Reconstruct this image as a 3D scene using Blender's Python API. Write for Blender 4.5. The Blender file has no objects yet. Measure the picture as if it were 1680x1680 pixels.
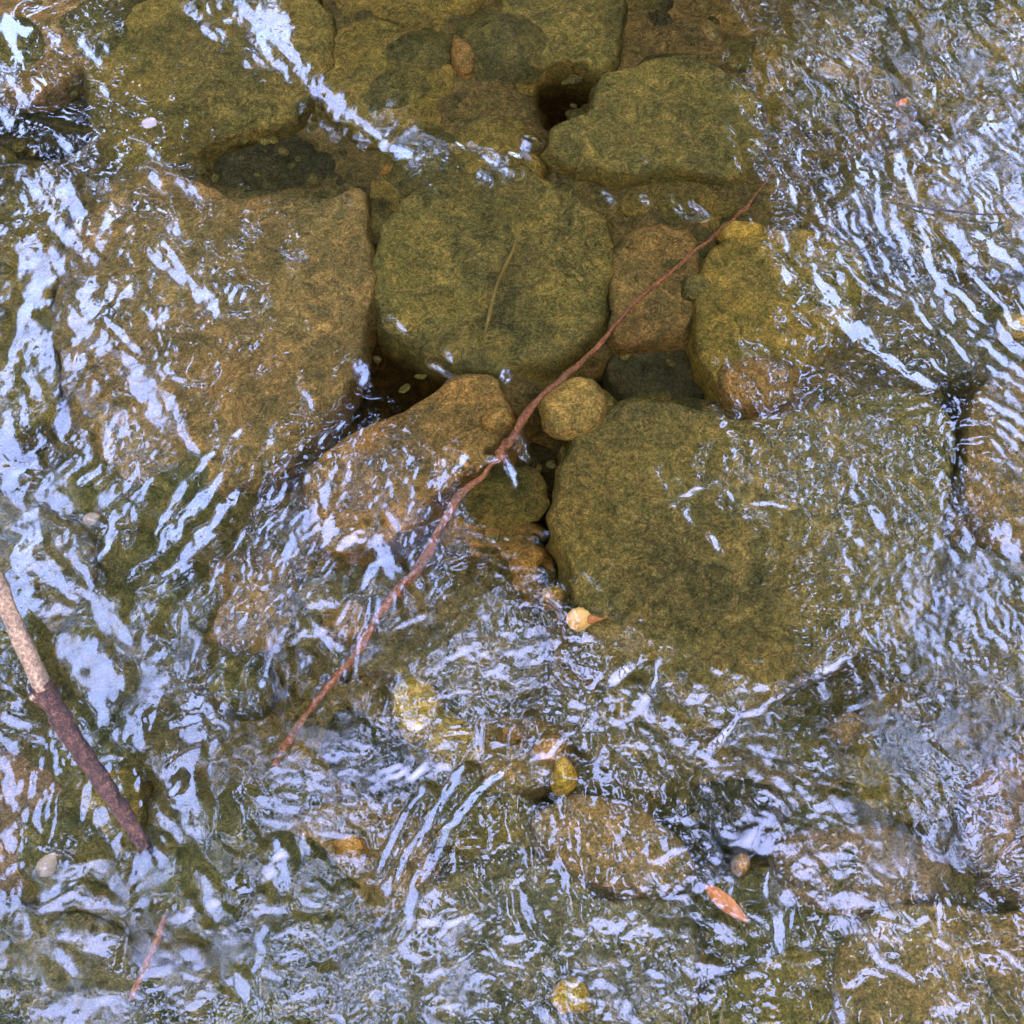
import bpy, math, random
import numpy as np
from mathutils import Vector, Matrix

# ------------------------------------------------------------------ camera, sky, sun, exposure
SC = bpy.context.scene
COL = SC.collection
CAM_H, TILT, FOV = 1.30, math.radians(27), math.radians(40)
cam_data = bpy.data.cameras.new("camera"); cam = bpy.data.objects.new("camera", cam_data); COL.objects.link(cam)
cam.location = (0, 0, CAM_H); cam.rotation_euler = (TILT, 0, 0)
cam_data.sensor_fit = 'HORIZONTAL'; cam_data.angle = FOV
cam_data.clip_start = 0.01; cam_data.clip_end = 500
SC.camera = cam

SUN_EL, SUN_ROT = math.radians(26), math.radians(165)
world = bpy.data.worlds.new("World"); SC.world = world; world.use_nodes = True
wn = world.node_tree.nodes; wl = world.node_tree.links
for n in list(wn): wn.remove(n)
sky = wn.new('ShaderNodeTexSky'); sky.sky_type = 'NISHITA'; sky.sun_disc = False
sky.sun_elevation = SUN_EL; sky.sun_rotation = SUN_ROT
sky.air_density = 0.9; sky.dust_density = 2.6; sky.ozone_density = 2.2
bg = wn.new('ShaderNodeBackground'); bg.inputs['Strength'].default_value = 0.15
wo = wn.new('ShaderNodeOutputWorld')
tint = wn.new('ShaderNodeMix'); tint.data_type = 'RGBA'; tint.blend_type = 'MULTIPLY'; tint.inputs[0].default_value = 1
tint.inputs[7].default_value = (1.13, .88, .93, 1); wl.new(sky.outputs[0], tint.inputs[6]); wl.new(tint.outputs[2], bg.inputs[0]); wl.new(bg.outputs[0], wo.inputs[0])

sd = bpy.data.lights.new("sun", 'SUN'); sd.energy = 0.8; sd.angle = math.radians(12); sd.color = (1, 0.93, 0.82)
sun = bpy.data.objects.new("sun", sd); COL.objects.link(sun)
# sun direction: Nishita rotation 0 = +Y, turning towards +X
sdir = Vector((math.sin(SUN_ROT)*math.cos(SUN_EL), math.cos(SUN_ROT)*math.cos(SUN_EL), math.sin(SUN_EL)))
sun.rotation_euler = sdir.to_track_quat('Z', 'Y').to_euler(); sun.location = sdir*30

SC.view_settings.view_transform = 'Standard'; SC.view_settings.look = 'None'
SC.view_settings.gamma = 1; SC.view_settings.exposure = 5.8
SC.cycles.max_bounces = 10; SC.cycles.diffuse_bounces = 3; SC.cycles.glossy_bounces = 4
SC.cycles.transmission_bounces = 8; SC.cycles.transparent_max_bounces = 8
SC.cycles.caustics_reflective = True; SC.cycles.caustics_refractive = True
SC.cycles.blur_glossy = 0.0; SC.cycles.sample_clamp_indirect = 0
SC.cycles.use_denoising = True

# ------------------------------------------------------------------ geometry of the view
TF = math.tan(FOV/2)
def ray(px, py):
    """direction from the camera through a point of the photograph (1680 px frame)"""
    x = (px-840)/840*TF; y = -(py-840)/840*TF; z = -1.0
    c, s = math.cos(TILT), math.sin(TILT)
    v = Vector((x, y*c - z*s, y*s + z*c)); v.normalize(); return v
def at(px, py, z=0.0):
    d = ray(px, py)
    if z >= 0:
        t = (z-CAM_H)/d.z; return Vector((d.x*t, d.y*t, z))
    t = -CAM_H/d.z; p = Vector((d.x*t, d.y*t, 0))
    n = 1.333; ix, iy = d.x/n, d.y/n                       # Snell through calm water
    iz = -math.sqrt(1-ix*ix-iy*iy); t = z/iz
    return Vector((p.x+ix*t, p.y+iy*t, z))
def pxsize(px, py):
    return (at(px+1, py)-at(px, py)).length

def tag(o, label=None, cat=None, group=None, kind=None):
    if label: o['label'] = label
    if cat: o['category'] = cat
    if group: o['group'] = group
    if kind: o['kind'] = kind
    return o
def new_mesh(name, V, F, mat, parent=None, smooth=True):
    me = bpy.data.meshes.new(name)
    V = np.asarray(V, dtype=np.float32)
    me.from_pydata([tuple(v) for v in V.tolist()], [], F) if not isinstance(F, np.ndarray) else fast(me, V, F)
    if smooth: me.polygons.foreach_set('use_smooth', np.ones(len(me.polygons), dtype=bool))
    me.update()
    me.materials.append(mat)
    o = bpy.data.objects.new(name, me); COL.objects.link(o)
    if parent: o.parent = parent
    return o
def fast(me, V, F):
    n, k = F.shape
    me.vertices.add(len(V)); me.vertices.foreach_set('co', V.ravel())
    me.loops.add(n*k); me.loops.foreach_set('vertex_index', F.astype(np.int32).ravel())
    me.polygons.add(n); me.polygons.foreach_set('loop_start', np.arange(0, n*k, k, dtype=np.int32))
    me.update(calc_edges=True)
def recentre(o):
    """move the object's origin to the middle of its mesh"""
    me = o.data; n = len(me.vertices); a = np.empty(n*3, dtype=np.float32); me.vertices.foreach_get('co', a)
    a = a.reshape(-1, 3); c = (a.max(0)+a.min(0))/2; c[2] = a[:, 2].min(); a -= c
    me.vertices.foreach_set('co', a.ravel()); me.update(); o.location = c.tolist(); return o
def empty(name, loc=(0, 0, 0)):
    o = bpy.data.objects.new(name, None); COL.objects.link(o); o.location = loc; o.empty_display_size = .05; return o

# ------------------------------------------------------------------ materials
def mat_new(name):
    m = bpy.data.materials.new(name); m.use_nodes = True; nt = m.node_tree
    for n in list(nt.nodes): nt.nodes.remove(n)
    out = nt.nodes.new('ShaderNodeOutputMaterial'); return m, nt, out
def N(nt, t, **kw):
    n = nt.nodes.new(t)
    for k, v in kw.items():
        if k in n.inputs: n.inputs[k].default_value = v
        else: setattr(n, k, v)
    return n
def noise(nt, vec, scale, detail=4, rough=.6, dist=0.0):
    n = N(nt, 'ShaderNodeTexNoise', Scale=scale, Detail=detail, Roughness=rough, Distortion=dist)
    nt.links.new(vec, n.inputs['Vector']); return n.outputs['Fac']
def ramp(nt, fac, stops):
    r = nt.nodes.new('ShaderNodeValToRGB'); e = r.color_ramp.elements
    e[0].position, e[0].color = stops[0][0], (*stops[0][1], 1); e[1].position, e[1].color = stops[-1][0], (*stops[-1][1], 1)
    for p, c in stops[1:-1]:
        q = e.new(p); q.color = (*c, 1)
    nt.links.new(fac, r.inputs[0]); return r.outputs[0]
def mixc(nt, fac, a, b, mode='MIX'):
    m = nt.nodes.new('ShaderNodeMix'); m.data_type = 'RGBA'; m.blend_type = mode
    for s, v in ((0, fac), (6, a), (7, b)):
        if isinstance(v, (int, float)): m.inputs[s].default_value = v
        elif isinstance(v, tuple): m.inputs[s].default_value = (*v, 1)
        else: nt.links.new(v, m.inputs[s])
    return m.outputs[2]
def stone_mat(name, light, dark, rust=None, rust_amt=.5, seed=0.0, k=1.0):
    """algae-furred wet stone: soft broad patches, short curled fuzz, fine speckle"""
    m, nt, out = mat_new(name); L = nt.links
    g = N(nt, 'ShaderNodeNewGeometry'); mp = N(nt, 'ShaderNodeMapping'); mp.inputs['Location'].default_value = (seed*3.1, seed*1.7, seed)
    L.new(g.outputs['Position'], mp.inputs[0]); P = mp.outputs[0]
    adj = lambda c: (c[0]*k*.96, c[1]*k*1.14, c[2]*k*1.45)
    light, dark = adj(light), adj(dark)
    broad = noise(nt, P, 9, 5, .62, .6)
    fuzz = noise(nt, P, 75, 6, .72, 2.4)
    speck = noise(nt, P, 420, 3, .7, .6)
    base = ramp(nt, broad, [(.32, dark), (.66, light)])
    if rust:
        rn = noise(nt, P, 5.5, 4, .55, .3)
        rf = ramp(nt, rn, [(.42, (0, 0, 0)), (.62, (rust_amt,)*3)])
        base = mixc(nt, rf, base, adj(rust))
    f = ramp(nt, fuzz, [(.32, (.42, .44, .48)), (.5, (.95, .95, .95)), (.68, (1.6, 1.56, 1.6))])
    base = mixc(nt, 1.0, base, f, 'MULTIPLY')
    blot = noise(nt, P, 26+seed % 5*3, 5, .68, 1.2)
    base = mixc(nt, .85, base, ramp(nt, blot, [(.30, (.34, .42, .46)), (.43, (.74, .84, .80)), (.56, (1.15, 1.1, 1.0)), (.70, (1.9, 1.75, 1.45))]), 'MULTIPLY')
    fib = noise(nt, P, 110, 3, .6, 5.0)
    fr_ = ramp(nt, fib, [(.455, (1, 1, 1)), (.5, (1.9, 1.8, 1.7)), (.545, (1, 1, 1))])
    base = mixc(nt, .75, base, fr_, 'MULTIPLY')
    s = ramp(nt, speck, [(.34, (.45, .45, .5)), (.5, (1, 1, 1)), (.66, (1.7, 1.7, 1.75))])
    base = mixc(nt, .8, base, s, 'MULTIPLY')
    b = N(nt, 'ShaderNodeBsdfPrincipled'); b.inputs['Roughness'].default_value = .9; b.inputs['Specular IOR Level'].default_value = .1
    L.new(base, b.inputs['Base Color'])
    add = N(nt, 'ShaderNodeMath', operation='ADD'); L.new(fuzz, add.inputs[0]); L.new(broad, add.inputs[1])
    bp = N(nt, 'ShaderNodeBump', Strength=.9, Distance=.006); L.new(add.outputs[0], bp.inputs['Height']); L.new(bp.outputs[0], b.inputs['Normal'])
    L.new(b.outputs[0], out.inputs[0]); return m
K = 2.1
OL = (.100, .078, .016); OLD = (.050, .042, .012)
M = {
 'olive':  stone_mat('olive_algae_stone', OL, OLD, (.11, .075, .016), .4, 1, K),
 'green':  stone_mat('green_algae_stone', (.100, .081, .018), (.050, .044, .014), None, 0, 2, K),
 'brown':  stone_mat('brown_algae_stone', (.118, .082, .022), (.066, .049, .015), (.135, .078, .022), .6, 3, K),
 'rust':   stone_mat('rusty_stone', (.135, .084, .021), (.070, .048, .015), (.17, .085, .018), .7, 4, K),
 'dark':   stone_mat('dark_stone_gap_shade', (.030, .029, .012), (.013, .014, .008), None, 0, 5, K),  # dark stone; in the gaps and hollows its colour also paints the shade
 'grey':   stone_mat('grey_green_stone', (.085, .072, .026), (.046, .041, .017), (.09, .066, .02), .3, 6, K),
 'gold':   stone_mat('golden_stone', (.23, .15, .022), (.14, .092, .016), None, 0, 7, K),
 'tan':    stone_mat('tan_stone', (.19, .125, .028), (.12, .08, .02), None, 0, 8, K),
 'orange': stone_mat('orange_stone', (.27, .135, .024), (.16, .085, .018), None, 0, 9, K),
 'pink':   stone_mat('pinkish_stone', (.125, .085, .038), (.07, .05, .022), (.14, .08, .03), .5, 10, K),
 'pale':   stone_mat('pale_stone', (.55, .45, .27), (.38, .30, .17), None, 0, 11, K),
 'bed':    stone_mat('streambed_silt', (.078, .062, .018), (.040, .034, .012), (.08, .055, .018), .4, 12, K),
}
def wood_mat(name, a, b_, scale=60, rough=.7, along=8):
    m, nt, out = mat_new(name); L = nt.links
    g = N(nt, 'ShaderNodeNewGeometry'); P = g.outputs['Position']
    n1 = noise(nt, P, scale, 6, .7, 1.2); n2 = noise(nt, P, scale*6, 3, .7, .3)
    base = ramp(nt, n1, [(.35, b_), (.65, a)])
    base = mixc(nt, .8, base, ramp(nt, n2, [(.36, (.35, .33, .33)), (.5, (1, 1, 1)), (.64, (2.0, 1.9, 1.9))]), 'MULTIPLY')
    b = N(nt, 'ShaderNodeBsdfPrincipled', Roughness=rough); L.new(base, b.inputs['Base Color'])
    bp = N(nt, 'ShaderNodeBump', Strength=.8, Distance=.002); L.new(n2, bp.inputs['Height']); L.new(bp.outputs[0], b.inputs['Normal'])
    L.new(b.outputs[0], out.inputs[0]); return m
def wood_mat2(name, a, b_, scale=60, rough=.7):
    m, nt, out = mat_new(name); L = nt.links
    g = N(nt, 'ShaderNodeNewGeometry'); P = g.outputs['Position']
    mp = N(nt, 'ShaderNodeMapping'); mp.inputs['Scale'].default_value = (1, 1, 1); L.new(P, mp.inputs[0])
    n1 = noise(nt, P, 60, 6, .75, 1.5); n2 = noise(nt, P, 260, 4, .75, 1.0); n3 = noise(nt, P, 130, 3, .6, 3.0)
    base = ramp(nt, n1, [(.38, b_), (.52, a), (.66, (a[0]*1.7, a[1]*2.3, a[2]*2.6))])
    base = mixc(nt, 1, base, ramp(nt, n2, [(.38, (.25, .25, .28)), (.5, (1, 1, 1)), (.62, (2.6, 2.7, 2.8))]), 'MULTIPLY')
    base = mixc(nt, .9, base, ramp(nt, n3, [(.40, (.4, .4, .45)), (.5, (1, 1, 1)), (.60, (1.6, 1.5, 1.5))]), 'MULTIPLY')
    b = N(nt, 'ShaderNodeBsdfPrincipled', Roughness=rough); L.new(base, b.inputs['Base Color'])
    bp = N(nt, 'ShaderNodeBump', Strength=1, Distance=.004); L.new(n2, bp.inputs['Height']); L.new(bp.outputs[0], b.inputs['Normal'])
    L.new(b.outputs[0], out.inputs[0]); return m
M['bark'] = wood_mat2('wet_dark_bark', (.036, .0145, .0075), (.007, .0045, .003), 170, .6)
M['branch_reflection'] = wood_mat('dark_branch_reflection', (.016, .011, .008), (.008, .006, .005), 90, .6)
M['bare'] = wood_mat('bleached_bare_wood', (.16, .125, .075), (.095, .072, .042), 50, .75)
M['twig'] = wood_mat('reddish_twig_bark', (.33, .14, .058), (.15, .082, .036), 60, .8)
M['twig_brown'] = wood_mat('brown_twig_bark', (.13, .07, .022), (.06, .035, .012), 60, .8)
M['trunk'] = wood_mat('tree_bark', (.08, .06, .045), (.03, .024, .018), 4, .9)
def leaf_mat(name, a, b_, transl=.0, scale=40, rough=.6):
    m, nt, out = mat_new(name); L = nt.links
    g = N(nt, 'ShaderNodeNewGeometry'); n1 = noise(nt, g.outputs['Position'], scale, 5, .6, .4)
    c = ramp(nt, n1, [(.38, b_), (.62, a)])
    b = N(nt, 'ShaderNodeBsdfPrincipled', Roughness=rough); L.new(c, b.inputs['Base Color']); sh = b.outputs[0]
    if transl:
        t = N(nt, 'ShaderNodeBsdfTranslucent'); L.new(c, t.inputs[0]); mx = N(nt, 'ShaderNodeMixShader'); mx.inputs[0].default_value = transl
        L.new(sh, mx.inputs[1]); L.new(t.outputs[0], mx.inputs[2]); sh = mx.outputs[0]
    L.new(sh, out.inputs[0]); return m
M['leaf_yellow'] = leaf_mat('yellow_leaf_blade', (.58, .40, .10), (.50, .28, .05), 0, 45)
M['leaf_tip'] = leaf_mat('orange_leaf_tip', (.36, .13, .02), (.26, .09, .015), 0, 90)
M['leaf_orange'] = leaf_mat('sunken_orange_leaf_blade', (.55, .19, .02), (.34, .11, .012), 0, 60)
M['leaf_pale'] = leaf_mat('pale_leaf_blade', (.20, .18, .15), (.16, .14, .12), 0, 60)
M['leaf_cream'] = leaf_mat('cream_leaf_blade', (.36, .30, .18), (.22, .17, .09), 0, 60)
M['foliage'] = leaf_mat('tree_foliage', (.05, .075, .02), (.03, .05, .014), .25, 2)
M['grass'] = leaf_mat('dry_grass_blade', (.22, .18, .035), (.15, .12, .02), 0, 60)
M['soil'] = stone_mat('bank_soil', (.07, .055, .03), (.04, .032, .018), None, 0, 13)
def water_mat():
    m, nt, out = mat_new('stream_water'); L = nt.links
    rf = N(nt, 'ShaderNodeBsdfRefraction', Roughness=0.0, IOR=1.333); rf.inputs['Color'].default_value = (.985, .99, .975, 1)
    gl = N(nt, 'ShaderNodeBsdfGlossy', Roughness=0.0)
    # capillary ripples too fine to model, patchy, strongest where the water is broken
    ge = N(nt, 'ShaderNodeNewGeometry'); a = N(nt, 'ShaderNodeAttribute', attribute_name='ripple')
    pn = noise(nt, ge.outputs['Position'], 16, 4, .6, 1.5)
    pr = N(nt, 'ShaderNodeMapRange'); L.new(pn, pr.inputs[0]); pr.inputs[1].default_value = .40; pr.inputs[2].default_value = .66; pr.inputs[3].default_value = 0; pr.inputs[4].default_value = 1
    ar = N(nt, 'ShaderNodeMapRange'); L.new(a.outputs['Fac'], ar.inputs[0]); ar.inputs[1].default_value = .02; ar.inputs[2].default_value = .16; ar.inputs[3].default_value = .02; ar.inputs[4].default_value = .15
    m2 = N(nt, 'ShaderNodeMath', operation='MULTIPLY'); L.new(pr.outputs[0], m2.inputs[0]); L.new(ar.outputs[0], m2.inputs[1]); L.new(m2.outputs[0], gl.inputs['Roughness'])
    fr = N(nt, 'ShaderNodeFresnel', IOR=1.333); mu = N(nt, 'ShaderNodeMath', operation='MULTIPLY', use_clamp=True); mu.inputs[1].default_value = WATER_SHEEN
    L.new(fr.outputs[0], mu.inputs[0]); mx = N(nt, 'ShaderNodeMixShader'); L.new(mu.outputs[0], mx.inputs[0])
    L.new(rf.outputs[0], mx.inputs[1]); L.new(gl.outputs[0], mx.inputs[2]); L.new(mx.outputs[0], out.inputs[0])
    va = N(nt, 'ShaderNodeVolumeAbsorption', Density=WATER_MURK); va.inputs['Color'].default_value = (.70, .55, .28, 1)
    L.new(va.outputs[0], out.inputs['Volume']); return m
WATER_MURK = 7.0
WATER_SHEEN = 3.8
M['water'] = water_mat()

# ------------------------------------------------------------------ sky openings between the tree crowns (metres, at crown height)
CX, CY, CRH = 0.0, 0.7, 7.0
def opening(gx, gy):
    """>0 where the sky shows between the crowns; gx, gy = horizontal offset / height as seen from the stream"""
    left = np.minimum.reduce([gx+1.35, -.60-gx, gy+.85, 1.4-gy])
    back = np.minimum.reduce([gx+.8, .62-gx, gy+.80, -.04-gy])
    right = np.minimum.reduce([gx-.66, 1.15-gx, gy+.5, 1.9-gy])
    return np.maximum.reduce([left, back, right])

# ------------------------------------------------------------------ water surface: a real height field
rng = np.random.default_rng(7)
DX = .0014; X0, X1, Y0, Y1 = -.90, .90, -.05, 1.75
nx = int((X1-X0)/DX)+1; ny = int((Y1-Y0)/DX)+1
gx_ = X0+np.arange(nx)*DX; gy_ = Y0+np.arange(ny)*DX
def fftnoise(lam, width=.35, aniso=1.0, ang=0.0, seed=0):
    """band-limited noise of unit rms; wavelength lam, crests stretched by aniso along the direction ang"""
    r = np.random.default_rng(seed); w = r.standard_normal((ny, nx)).astype(np.float32)
    fx = np.fft.rfftfreq(nx, DX)[None, :]; fy = np.fft.fftfreq(ny, DX)[:, None]
    c, s = math.cos(ang), math.sin(ang); fl = (fx*c+fy*s)*aniso; fp = (-fx*s+fy*c)
    f = np.sqrt(fl*fl+fp*fp)+1e-6
    H = np.exp(-.5*(np.log(f*lam)/width)**2)
    o = np.fft.irfft2(np.fft.rfft2(w)*H, s=(ny, nx)); return (o/o.std()).astype(np.float32)
def warp(a, u, v):
    iy, ix = np.mgrid[0:ny, 0:nx].astype(np.float32)
    ix = np.clip(ix+u/DX, 0, nx-1.01); iy = np.clip(iy+v/DX, 0, ny-1.01)
    x0 = ix.astype(np.int32); y0 = iy.astype(np.int32); fx = ix-x0; fy = iy-y0
    return (a[y0, x0]*(1-fx)*(1-fy)+a[y0, x0+1]*fx*(1-fy)+a[y0+1, x0]*(1-fx)*fy+a[y0+1, x0+1]*fx*fy)
wu = fftnoise(.10, .4, seed=1)*.014+fftnoise(.035, .4, seed=2)*.005
wv = fftnoise(.10, .4, seed=3)*.014+fftnoise(.035, .4, seed=4)*.005
A1 = math.radians(-62); A2 = math.radians(57)     # crest directions: down-right in the picture, down-left in the picture
# bands: name -> (field, wavelength)
B = {
 'swell': (warp(fftnoise(.12, .4, 1.5, A1, 11), wu, wv), .12),
 's50': (warp(fftnoise(.055, .35, 1.3, A1, 12), wu, wv), .055),
 's25': (warp(fftnoise(.027, .35, 1.6, A1, 13), wu, wv), .027),
 's12': (warp(fftnoise(.0135, .35, 1.8, A1, 14), wu, wv), .0135),
 's7':  (warp(fftnoise(.0075, .3, 2.0, A2, 15), wu, wv), .0075),
 'a25': (warp(fftnoise(.026, .22, 4.0, A1, 16), wu*.5, wv*.5), .026),
 'a12': (warp(fftnoise(.0125, .25, 4.0, A1, 17), wu*.5, wv*.5), .0125),
 'b25': (warp(fftnoise(.026, .22, 4.0, A2, 18), wu*.5, wv*.5), .026),
 'b12': (warp(fftnoise(.012, .25, 4.0, A2, 19), wu*.5, wv*.5), .012),
}
GX, GY = np.meshgrid(gx_, gy_)
still = np.ones((ny, nx), np.float32)
def blobmask(px, py, rx, ry, rot=0, soft=1.6):
    c = at(px, py); sx = rx*pxsize(px, py); sy = ry*(at(px, py-1)-at(px, py)).length
    dx = GX-c.x; dy = GY-c.y; a = math.radians(rot); u = dx*math.cos(a)+dy*math.sin(a); v = -dx*math.sin(a)+dy*math.cos(a)
    r2 = (u/sx)**2+(v/sy)**2; return np.exp(-(r2**soft)).astype(np.float32)
# broken water: centre and radii as seen, rotation, share of the surface that mirrors the sky, weights of the wave bands
ROUGH = [
 (50, 470, 120, 190, 8, .46, dict(s50=1, s25=.8, a25=.8)),
 (90, 640, 150, 120, 0, .26, dict(s50=1, a25=1, s12=.5)),
 (225, 640, 60, 150, 32, .34, dict(s25=1, s12=.9)),
 (330, 470, 60, 90, 40, .12, dict(s12=1, a12=1)),
 (60, 880, 180, 150, 0, .66, dict(swell=1.4, s50=1.2, s25=.6)),
 (120, 1060, 140, 140, 0, .60, dict(swell=1.4, s50=1.2, s25=.5)),
 (330, 1150, 230, 220, 0, .42, dict(s50=1, s25=1, s12=.9, s7=.5)),
 (150, 1490, 260, 200, 0, .60, dict(swell=1.2, s50=1.2, s25=.8, s12=.5)),
 (450, 1480, 150, 220, 0, .46, dict(s50=1, s25=1, s12=.9, s7=.6)),
 (450, 870, 100, 90, 0, .30, dict(b25=.6, b12=1, s12=.6)),
 (630, 960, 190, 110, -25, .48, dict(s50=.5, s25=1, s12=1, s7=.6)),
 (600, 820, 100, 80, 0, .22, dict(s25=1, s12=1)),
 (800, 1070, 170, 70, -15, .44, dict(s25=1, s12=1, s7=.6)),
 (590, 1250, 150, 80, 0, .34, dict(s50=.6, s25=1, s12=.6)),
 (560, 1110, 170, 80, 0, .36, dict(s50=.6, s25=1, s12=.9, s7=.5)),
 (300, 1340, 120, 90, 0, .40, dict(s50=1, s25=1, s12=.6)),
 (1560, 1330, 150, 90, 20, .20, dict(s50=.5, s25=1, s12=.9)),
 (1000, 1610, 160, 90, 0, .13, dict(s50=.5, s25=1, s12=.9, s7=.6)),
 (1640, 1000, 70, 200, 0, .3, dict(s25=1, a12=.8, s12=.8)),
 (760, 1400, 220, 180, 0, .12, dict(b25=.5, b12=1, s12=.6, s7=.6)),
 (720, 1610, 330, 90, 0, .17, dict(s25=.6, s12=1, b12=.7, s7=.8)),
 (1040, 1170, 140, 110, 0, .20, dict(s25=1, s12=.7)),
 (1330, 1240, 240, 120, 15, .30, dict(s50=.5, s25=1, s12=1, s7=.7)),
 (1560, 1100, 150, 230, 0, .40, dict(s25=.8, s12=1, a12=.8, s7=.7)),
 (1380, 1420, 260, 90, 0, .24, dict(s50=1, s25=1, s12=.5)),
 (1150, 1500, 120, 120, 0, .12, dict(s50=.5, s25=1, s12=.7)),
 (1600, 1600, 150, 90, 0, .08, dict(s50=1, s25=.6)),
 (1580, 160, 210, 240, 0, .50, dict(s50=.3, s25=.3, a25=.7, s12=.5, a12=1.3)),
 (1370, 130, 110, 190, 0, .28, dict(s25=.2, a12=1.3, a25=.5)),
 (1600, 430, 170, 130, -30, .40, dict(a25=1, a12=.9)),
 (1660, 680, 70, 200, 0, .34, dict(a25=1, s12=.4)),
 (1400, 700, 170, 110, -30, .13, dict(a12=.7, s12=.8, s7=1)),
 (1200, 820, 130, 45, 0, .13, dict(s12=1, s7=.7)),
 (1530, 920, 110, 130, 0, .15, dict(s25=.4, s12=.9, s7=.9)),
 (620, 225, 110, 22, -25, .30, dict(s12=1, s25=.5)),
]
cov = np.zeros((ny, nx), np.float32); num = np.zeros((ny, nx), np.float32); den = np.full((ny, nx), 1e-6, np.float32)
rough = np.full((ny, nx), .012, np.float32)
for px, py, rx, ry, rot, c, d in ROUGH:
    m = blobmask(px, py, rx*1.1, ry*1.1, rot, 1.2)
    f = sum(w*B[k][0] for k, w in d.items())/math.sqrt(sum(w*w for w in d.values()))
    num += m*f; den += m*m; cov = 1-(1-cov)*(1-c*m); rough = np.sqrt(rough**2+(.17*m*min(1, c*3))**2)
cov = np.minimum(cov, .70); field = num/np.sqrt(den)
# quiet windows where the bed shows clearly
for px, py, rx, ry, rot, a in [(190, 1320, 52, 80, 10, 1), (235, 930, 60, 55, 0, .95), (400, 1120, 55, 50, 0, .95), (100, 965, 50, 32, 30, .95), (350, 1190, 22, 50, -30, .95),
    (830, 850, 60, 80, 0, 1), (680, 1165, 50, 50, 0, .8), (790, 1215, 120, 45, 0, .95), (1130, 1310, 90, 50, 0, .95), (955, 1022, 45, 35, 0, 1),
    (320, 850, 95, 95, -30, .92), (715, 1385, 90, 130, -25, .92), (1430, 560, 60, 120, 50, .8), (60, 330, 80, 70, 0, .6), (1180, 1040, 170, 90, 0, .85), (1640, 1570, 100, 60, 0, .6), (1040, 1370, 90, 50, 0, .8), (500, 740, 30, 40, 0, .9), (30, 1130, 35, 45, 0, .9), (1600, 720, 30, 90, 0, .9), (70, 690, 30, 30, 0, .9)]:
    m_ = 1-a*blobmask(px, py, rx, ry, rot); cov *= m_; rough *= .3+.7*m_
# normal quantile of the wanted share
cc = np.clip(cov, 1e-4, .70); c2 = np.minimum(cc, 1-cc); tq = np.sqrt(-2*np.log(c2)); thr = (tq-(2.30753+.27061*tq)/(1+.99229*tq+.04481*tq*tq))*np.where(cc > .5, -1, 1)
target = ((field > thr) & (cov > .015)).astype(np.float32)
# ripple slope (x, y) that turns each spot of water towards the nearest open sky
def mirror(sx, sy, X, Y):
    """how far inside an opening (>0) or under the crowns (<0) the ray mirrored by slope sx, sy ends"""
    q = 1/np.sqrt(X*X+Y*Y+CAM_H*CAM_H); vx, vy, vz = -X*q, -Y*q, CAM_H*q
    n2 = 1+sx*sx+sy*sy; k = 2*(vz-sx*vx-sy*vy)/n2
    rx = -k*sx-vx; ry = -k*sy-vy; rz = np.maximum(k-vz, .03)
    return opening((X-CX)/CRH+rx/rz, (Y-CY)/CRH+ry/rz)
cxs = np.linspace(X0, X1, 25); cys = np.linspace(Y0, Y1, 25); TXc = np.zeros((25, 25)); TYc = np.zeros((25, 25))
sm, sa = np.meshgrid(np.arange(0, .7, .02), np.linspace(0, 2*math.pi, 40, endpoint=False)); ssx, ssy = sm*np.cos(sa), sm*np.sin(sa)
for j, yy in enumerate(cys):
    for i, xx in enumerate(cxs):
        o = mirror(ssx, ssy, xx, yy); cost = sm+np.where(o > .13, 0, 9)+.0*sa; k = np.unravel_index(np.argmin(cost), cost.shape)
        TXc[j, i], TYc[j, i] = ssx[k], ssy[k]
def upsample(c):
    r_ = np.stack([np.interp(gx_, cxs, c[j]) for j in range(25)]); return np.stack([np.interp(gy_, cys, r_[:, i]) for i in range(nx)], 1).astype(np.float32)
TX, TY = upsample(TXc), upsample(TYc)
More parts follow.
